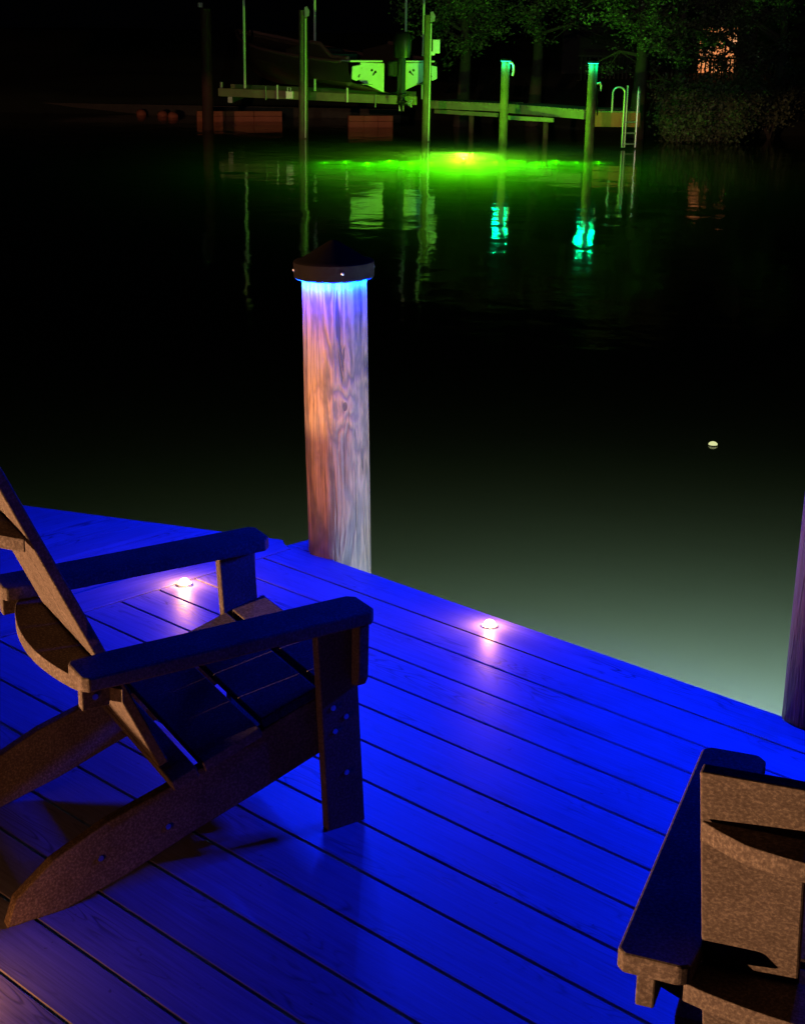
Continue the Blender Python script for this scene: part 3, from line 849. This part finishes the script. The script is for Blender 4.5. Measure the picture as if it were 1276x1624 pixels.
# ---------------------------------------------------------------- house on the far shore
hp_ = deep(1142, 85, 56); hz = math.atan2(rh.y, rh.x)
house = thing('house', 'house with orange lit porch windows seen through the trees', 'house', (hp_.x, hp_.y, 0), hz)
bm = bmesh.new()
box(bm, -5.5, -.80, 0, 6, -.6, 4.2); box(bm, .62, 6.5, .0, 6, -.6, 4.2); box(bm, -.80, .62, .0, 6, -.6, .02); box(bm, -.80, .62, .0, 6, 1.95, 4.2)
obj('wall', bm, M['siding'], house)
bm = bmesh.new(); prism(bm, [(-.6, 4.2), (3, 6.0), (6.6, 4.2)], 13, Matrix(((0, 0, 1, -6), (1, 0, 0, 0), (0, 1, 0, 0), (0, 0, 0, 1))), 0); obj('roof', bm, M['roof'], house)
bm = bmesh.new(); box(bm, -.80, .62, .10, .14, .02, 1.95); wpane = obj('window', bm, M['glow'], house)
bm = bmesh.new()
for x_ in (-.80, -.32, .14, .56): box(bm, x_, x_+.05, .02, .095, .02, 1.95)
box(bm, -.75, .57, .025, .09, 1.35, 1.41)
obj('window_frame', bm, M['rail_paint'], wpane)
bm = bmesh.new()
for k in range(60): box(bm, -5+k*.14, -5+k*.14+.045, -1.5, -1.455, .05, .92)
box(bm, -5.1, 3.5, -1.52, -1.44, .92, .99); box(bm, -5.1, 3.5, -1.5, -1.45, .10, .16)
obj('porch_railing', bm, M['rail_paint'], house)
bm = bmesh.new(); box(bm, -5.2, 3.6, -1.6, -.01, -.14, .05); obj('porch_floor', bm, M['siding'], house)

# ---------------------------------------------------------------- trees
def tree(label, base, h, crown_r, n_leaf, lo, seed, lean=(0, 0), m='leaf', kind='broadleaf_tree', leaf=.085):
    rnd = random.Random(seed)
    t = thing(kind, label, 'tree', base, 0, 'trees on the far bank')
    bm = bmesh.new()
    top = Vector((lean[0], lean[1], h*.85))
    tr = [Vector((0, 0, -.6)), Vector((.05, 0, .3)), Vector((lean[0]*.3+.1, lean[1]*.3, h*.3)), Vector((lean[0]*.7, lean[1]*.7, h*.6)), top]
    tube(bm, tr, [.26, .19, .15, .10, .03], 10)
    tips = []
    for k in range(26):
        f = rnd.uniform(lo, 1); st = Vector((lean[0]*f*.8, lean[1]*f*.8, h*f*.85))
        az_ = rnd.uniform(0, 2*PI); ln = crown_r*rnd.uniform(.55, 1.0)*(1-.35*abs(f-.5))
        tip = st+Vector((math.cos(az_)*ln, math.sin(az_)*ln, rnd.uniform(-.35, .45)*ln))
        mid = (st+tip)/2+Vector((rnd.uniform(-.2, .2), rnd.uniform(-.2, .2), .18*ln))
        tube(bm, [st, mid, tip], [.06, .035, .01], 6)
        tips += [(tip, .34*crown_r**.6), (mid, .30*crown_r**.6), ((mid+tip)/2, .3*crown_r**.6)]
        for _ in range(2):
            t2_ = mid+Vector((rnd.gauss(0, .5), rnd.gauss(0, .5), rnd.gauss(-.1, .45)))
            tube(bm, [mid, t2_], [.022, .006], 5); tips.append((t2_, .28*crown_r**.6))
    obj('trunk', bm, M['bark'], t, True)
    bm = bmesh.new()
    for _ in range(int(n_leaf*1.7)):
        c_, r_ = tips[rnd.randrange(len(tips))]
        p_ = c_+Vector((rnd.gauss(0, r_*.40), rnd.gauss(0, r_*.40), rnd.gauss(0, r_*.30)))
        if noise.noise(p_*1.7+Vector((seed, 0, 0))) < rnd.uniform(-.12, .22): continue
        a = Vector((rnd.gauss(0, 1), rnd.gauss(0, 1), rnd.gauss(0, .6))).normalized(); b_ = a.orthogonal().normalized()
        b_ = Matrix.Rotation(rnd.uniform(0, 6.28), 3, a) @ b_
        s_ = leaf*rnd.uniform(.6, 1.3)
        vs = [p_-a*s_*.6, p_+b_*s_*.33, p_+a*s_*.6, p_-b_*s_*.33]
        bm.faces.new([bm.verts.new(v) for v in vs])
    me = bpy.data.meshes.new('crown'); bm.to_mesh(me); bm.free(); me.materials.append(M[m])
    o = bpy.data.objects.new('crown', me); C.objects.link(o); o.parent = t
    return t
def tb_(px_, D): 
    v = deep(px_, 60, D); return (v.x, v.y, -.4)
tree('leafy tree behind the boat lift piling and its switch box', tb_(735, 46), 4.6, 2.1, 9000, .42, 11)
tree('leafy tree above the gap between the two teal pilings', tb_(850, 47), 4.8, 2.3, 10000, .48, 23)
tree('dense tree hanging over the ladder at the dock end', tb_(1015, 42.5), 4.9, 1.9, 12000, .34, 31)
tree('dark tree just left of the lit house window', tb_(1078, 45.5), 5.2, 1.5, 9500, .05, 42)
tree('dark tree at the far right edge of the far bank', tb_(1240, 46), 5.0, 1.9, 12000, .05, 57)
# a bare bough crossing the window
bm = bmesh.new()
c = tb_(1190, 47); b = Vector((c[0], c[1], 0))
tr_t = thing('bare_tree', 'dark leaning trunk with bare boughs crossing the lit window', 'tree', (c[0], c[1], -.4), 0, 'trees on the far bank')
tube(bm, [Vector((0, 0, -.5)), -rh*.05+Vector((0, 0, 1.0)), rh*.02+Vector((0, 0, 2.2)), rh*.2+Vector((0, 0, 5))], [.22, .19, .17, .10], 10)
tube(bm, [rh*.0+Vector((0, 0, 1.1)), -rh*.45+Vector((0, 0, 1.75)), -rh*.95+Vector((0, 0, 2.1)), -rh*1.5+Vector((0, 0, 2.2))], [.15, .10, .075, .03], 8)
tube(bm, [-rh*.5+Vector((0, 0, 1.75)), -rh*.8+Vector((0, 0, 1.45)), -rh*1.1+Vector((0, 0, 1.2))], [.04, .025, .01], 6)
tube(bm, [-rh*.3+Vector((0, 0, 1.6)), -rh*.4+Vector((0, 0, 2.2)), -rh*.65+Vector((0, 0, 2.8))], [.045, .03, .012], 6)
tube(bm, [-rh*.7+Vector((0, 0, 1.95)), -rh*.72+Vector((0, 0, 1.4)), -rh*.68+Vector((0, 0, .8))], [.03, .018, .01], 6)
obj('trunk', bm, M['bark'], tr_t, True)
bm = bmesh.new(); rnd = random.Random(5)
cl_ = [(rnd.uniform(-1.7, .3), rnd.choice((rnd.uniform(2.0, 3.2), rnd.uniform(.5, 2.4), rnd.uniform(.3, .9), rnd.uniform(1.6, 2.4)))) for _ in range(75)]
for _ in range(2600):
    ca_, cz_ = rnd.choice(cl_)
    p_ = rh*(ca_+rnd.gauss(0, .10))+fh*rnd.gauss(0, .2)+Vector((0, 0, cz_+rnd.gauss(0, .09)))
    a = Vector((rnd.gauss(0, 1), rnd.gauss(0, 1), rnd.gauss(0, 1))).normalized(); b_ = a.orthogonal().normalized(); s_ = rnd.uniform(.05, .13)
    bm.faces.new([bm.verts.new(v) for v in (p_-a*s_*.6, p_+b_*s_*.35, p_+a*s_*.6, p_-b_*s_*.35)])
me = bpy.data.meshes.new('crown'); bm.to_mesh(me); bm.free(); me.materials.append(M['leaf'])
o = bpy.data.objects.new('crown', me); C.objects.link(o); o.parent = tr_t
# low shrubs under the trees on the right
def shrub(label, px_, D, w, h, n, seed):
    rnd = random.Random(seed); c = deep(px_, 150, D); gz = .2 if D > 48 else 0
    t = thing('shrub', label, 'shrub', (c.x, c.y, (-.75 if D > 42 else -1.12)), 0, 'shrubs on the far bank')
    bm = bmesh.new(); tips = []
    for k in range(14):
        a_ = rnd.uniform(0, 2*PI); tip = Vector((math.cos(a_)*w*rnd.random(), math.sin(a_)*w*rnd.random(), h*rnd.uniform(.4, 1)))
        tube(bm, [Vector((0, 0, -.3)), tip*.5+Vector((0, 0, .1)), tip], [.03, .018, .006], 5); tips.append(tip)
    obj('stems', bm, M['bark'], t, True)
    bm = bmesh.new()
    for _ in range(n):
        p_ = rnd.choice(tips)*rnd.uniform(.4, 1.05)+Vector((rnd.gauss(0, .16), rnd.gauss(0, .16), rnd.gauss(0, .16)))
        a = Vector((rnd.gauss(0, 1), rnd.gauss(0, 1), rnd.gauss(0, .7))).normalized(); b_ = a.orthogonal().normalized(); s_ = rnd.uniform(.05, .11)
        bm.faces.new([bm.verts.new(v) for v in (p_-a*s_*.6, p_+b_*s_*.35, p_+a*s_*.6, p_-b_*s_*.35)])
    me = bpy.data.meshes.new('foliage'); bm.to_mesh(me); bm.free(); me.materials.append(M['leaf'])
    o = bpy.data.objects.new('foliage', me); C.objects.link(o); o.parent = t
shrub('dark shrub at the waterline right of the ladder', 1075, 44, 1.0, 1.3, 2600, 1)
shrub('dark shrub at the waterline below the lit house window', 1140, 44.5, 1.1, 1.1, 2600, 2)
shrub('dark shrub at the waterline beside the right edge tree', 1225, 44, 1.2, 1.3, 2600, 3)

for k, px_ in enumerate((1085, 1130, 1175)):
    shrub(['low round hedge bush left below the lit window', 'low round hedge bush straight below the lit window', 'low round hedge bush right below the lit window'][k], px_, 41.5+.4*k, .85+.15*(k % 2), (1.25, 1.5, 1.15)[k], (3800, 6500, 3200)[k], 11+k)
# ---------------------------------------------------------------- floodlight on the near shore behind the camera
fl = thing('floodlight', 'floodlight on a post behind the camera', 'floodlight', (2.5, -8.5, 0))
bm = bmesh.new(); tube(bm, [(0, 0, -1.2), (0, 0, 3.5)], .05, 10); obj('post', bm, M['steel'], fl, True)
bm = bmesh.new(); box(bm, -.12, .12, -.12, .03, 3.5, 3.72, .01); obj('head', bm, M['steel'], fl)
def aim(o_, target):
    d = (Vector(target)-o_.matrix_world.translation if False else Vector(target)-(fl.location+o_.location)).normalized()
    o_.rotation_euler = d.to_track_quat('-Z', 'Y').to_euler()
s1 = light('beam', 'SPOT', (0, .06, 3.6), 4000, (1, .82, .62), fl, .08, spot_size=R(24), spot_blend=.75)
aim(s1, deep(740, 30, 44)+Vector((0, 0, 1.2)))

# low bollard lamp on the dock behind and left of the camera
bo = thing('bollard_lamp', 'low warm path lamp on the lower lawn behind the dock', 'lamp', (-5.3, -7.5, -.50))
bm = bmesh.new(); lathe(bm, [(.05, -.05), (.05, .10)], 24, capb=True); obj('post', bm, M['cap'], bo, True)
bm = bmesh.new(); lathe(bm, [(.06, .26), (.07, .27), (.02, .30), (0.001, .305)], 24, capb=True); obj('hood', bm, M['cap'], bo, True)
for k in range(4):
    bm = bmesh.new(); a = PI/4+PI/2*k; tube(bm, [(.045*math.cos(a), .045*math.sin(a), .095), (.045*math.cos(a), .045*math.sin(a), .265)], .004, 6); obj('strut', bm, M['cap'], bo)
light('lamp', 'POINT', (0, 0, .18), 8000, (1, .54, .28), bo, .03)
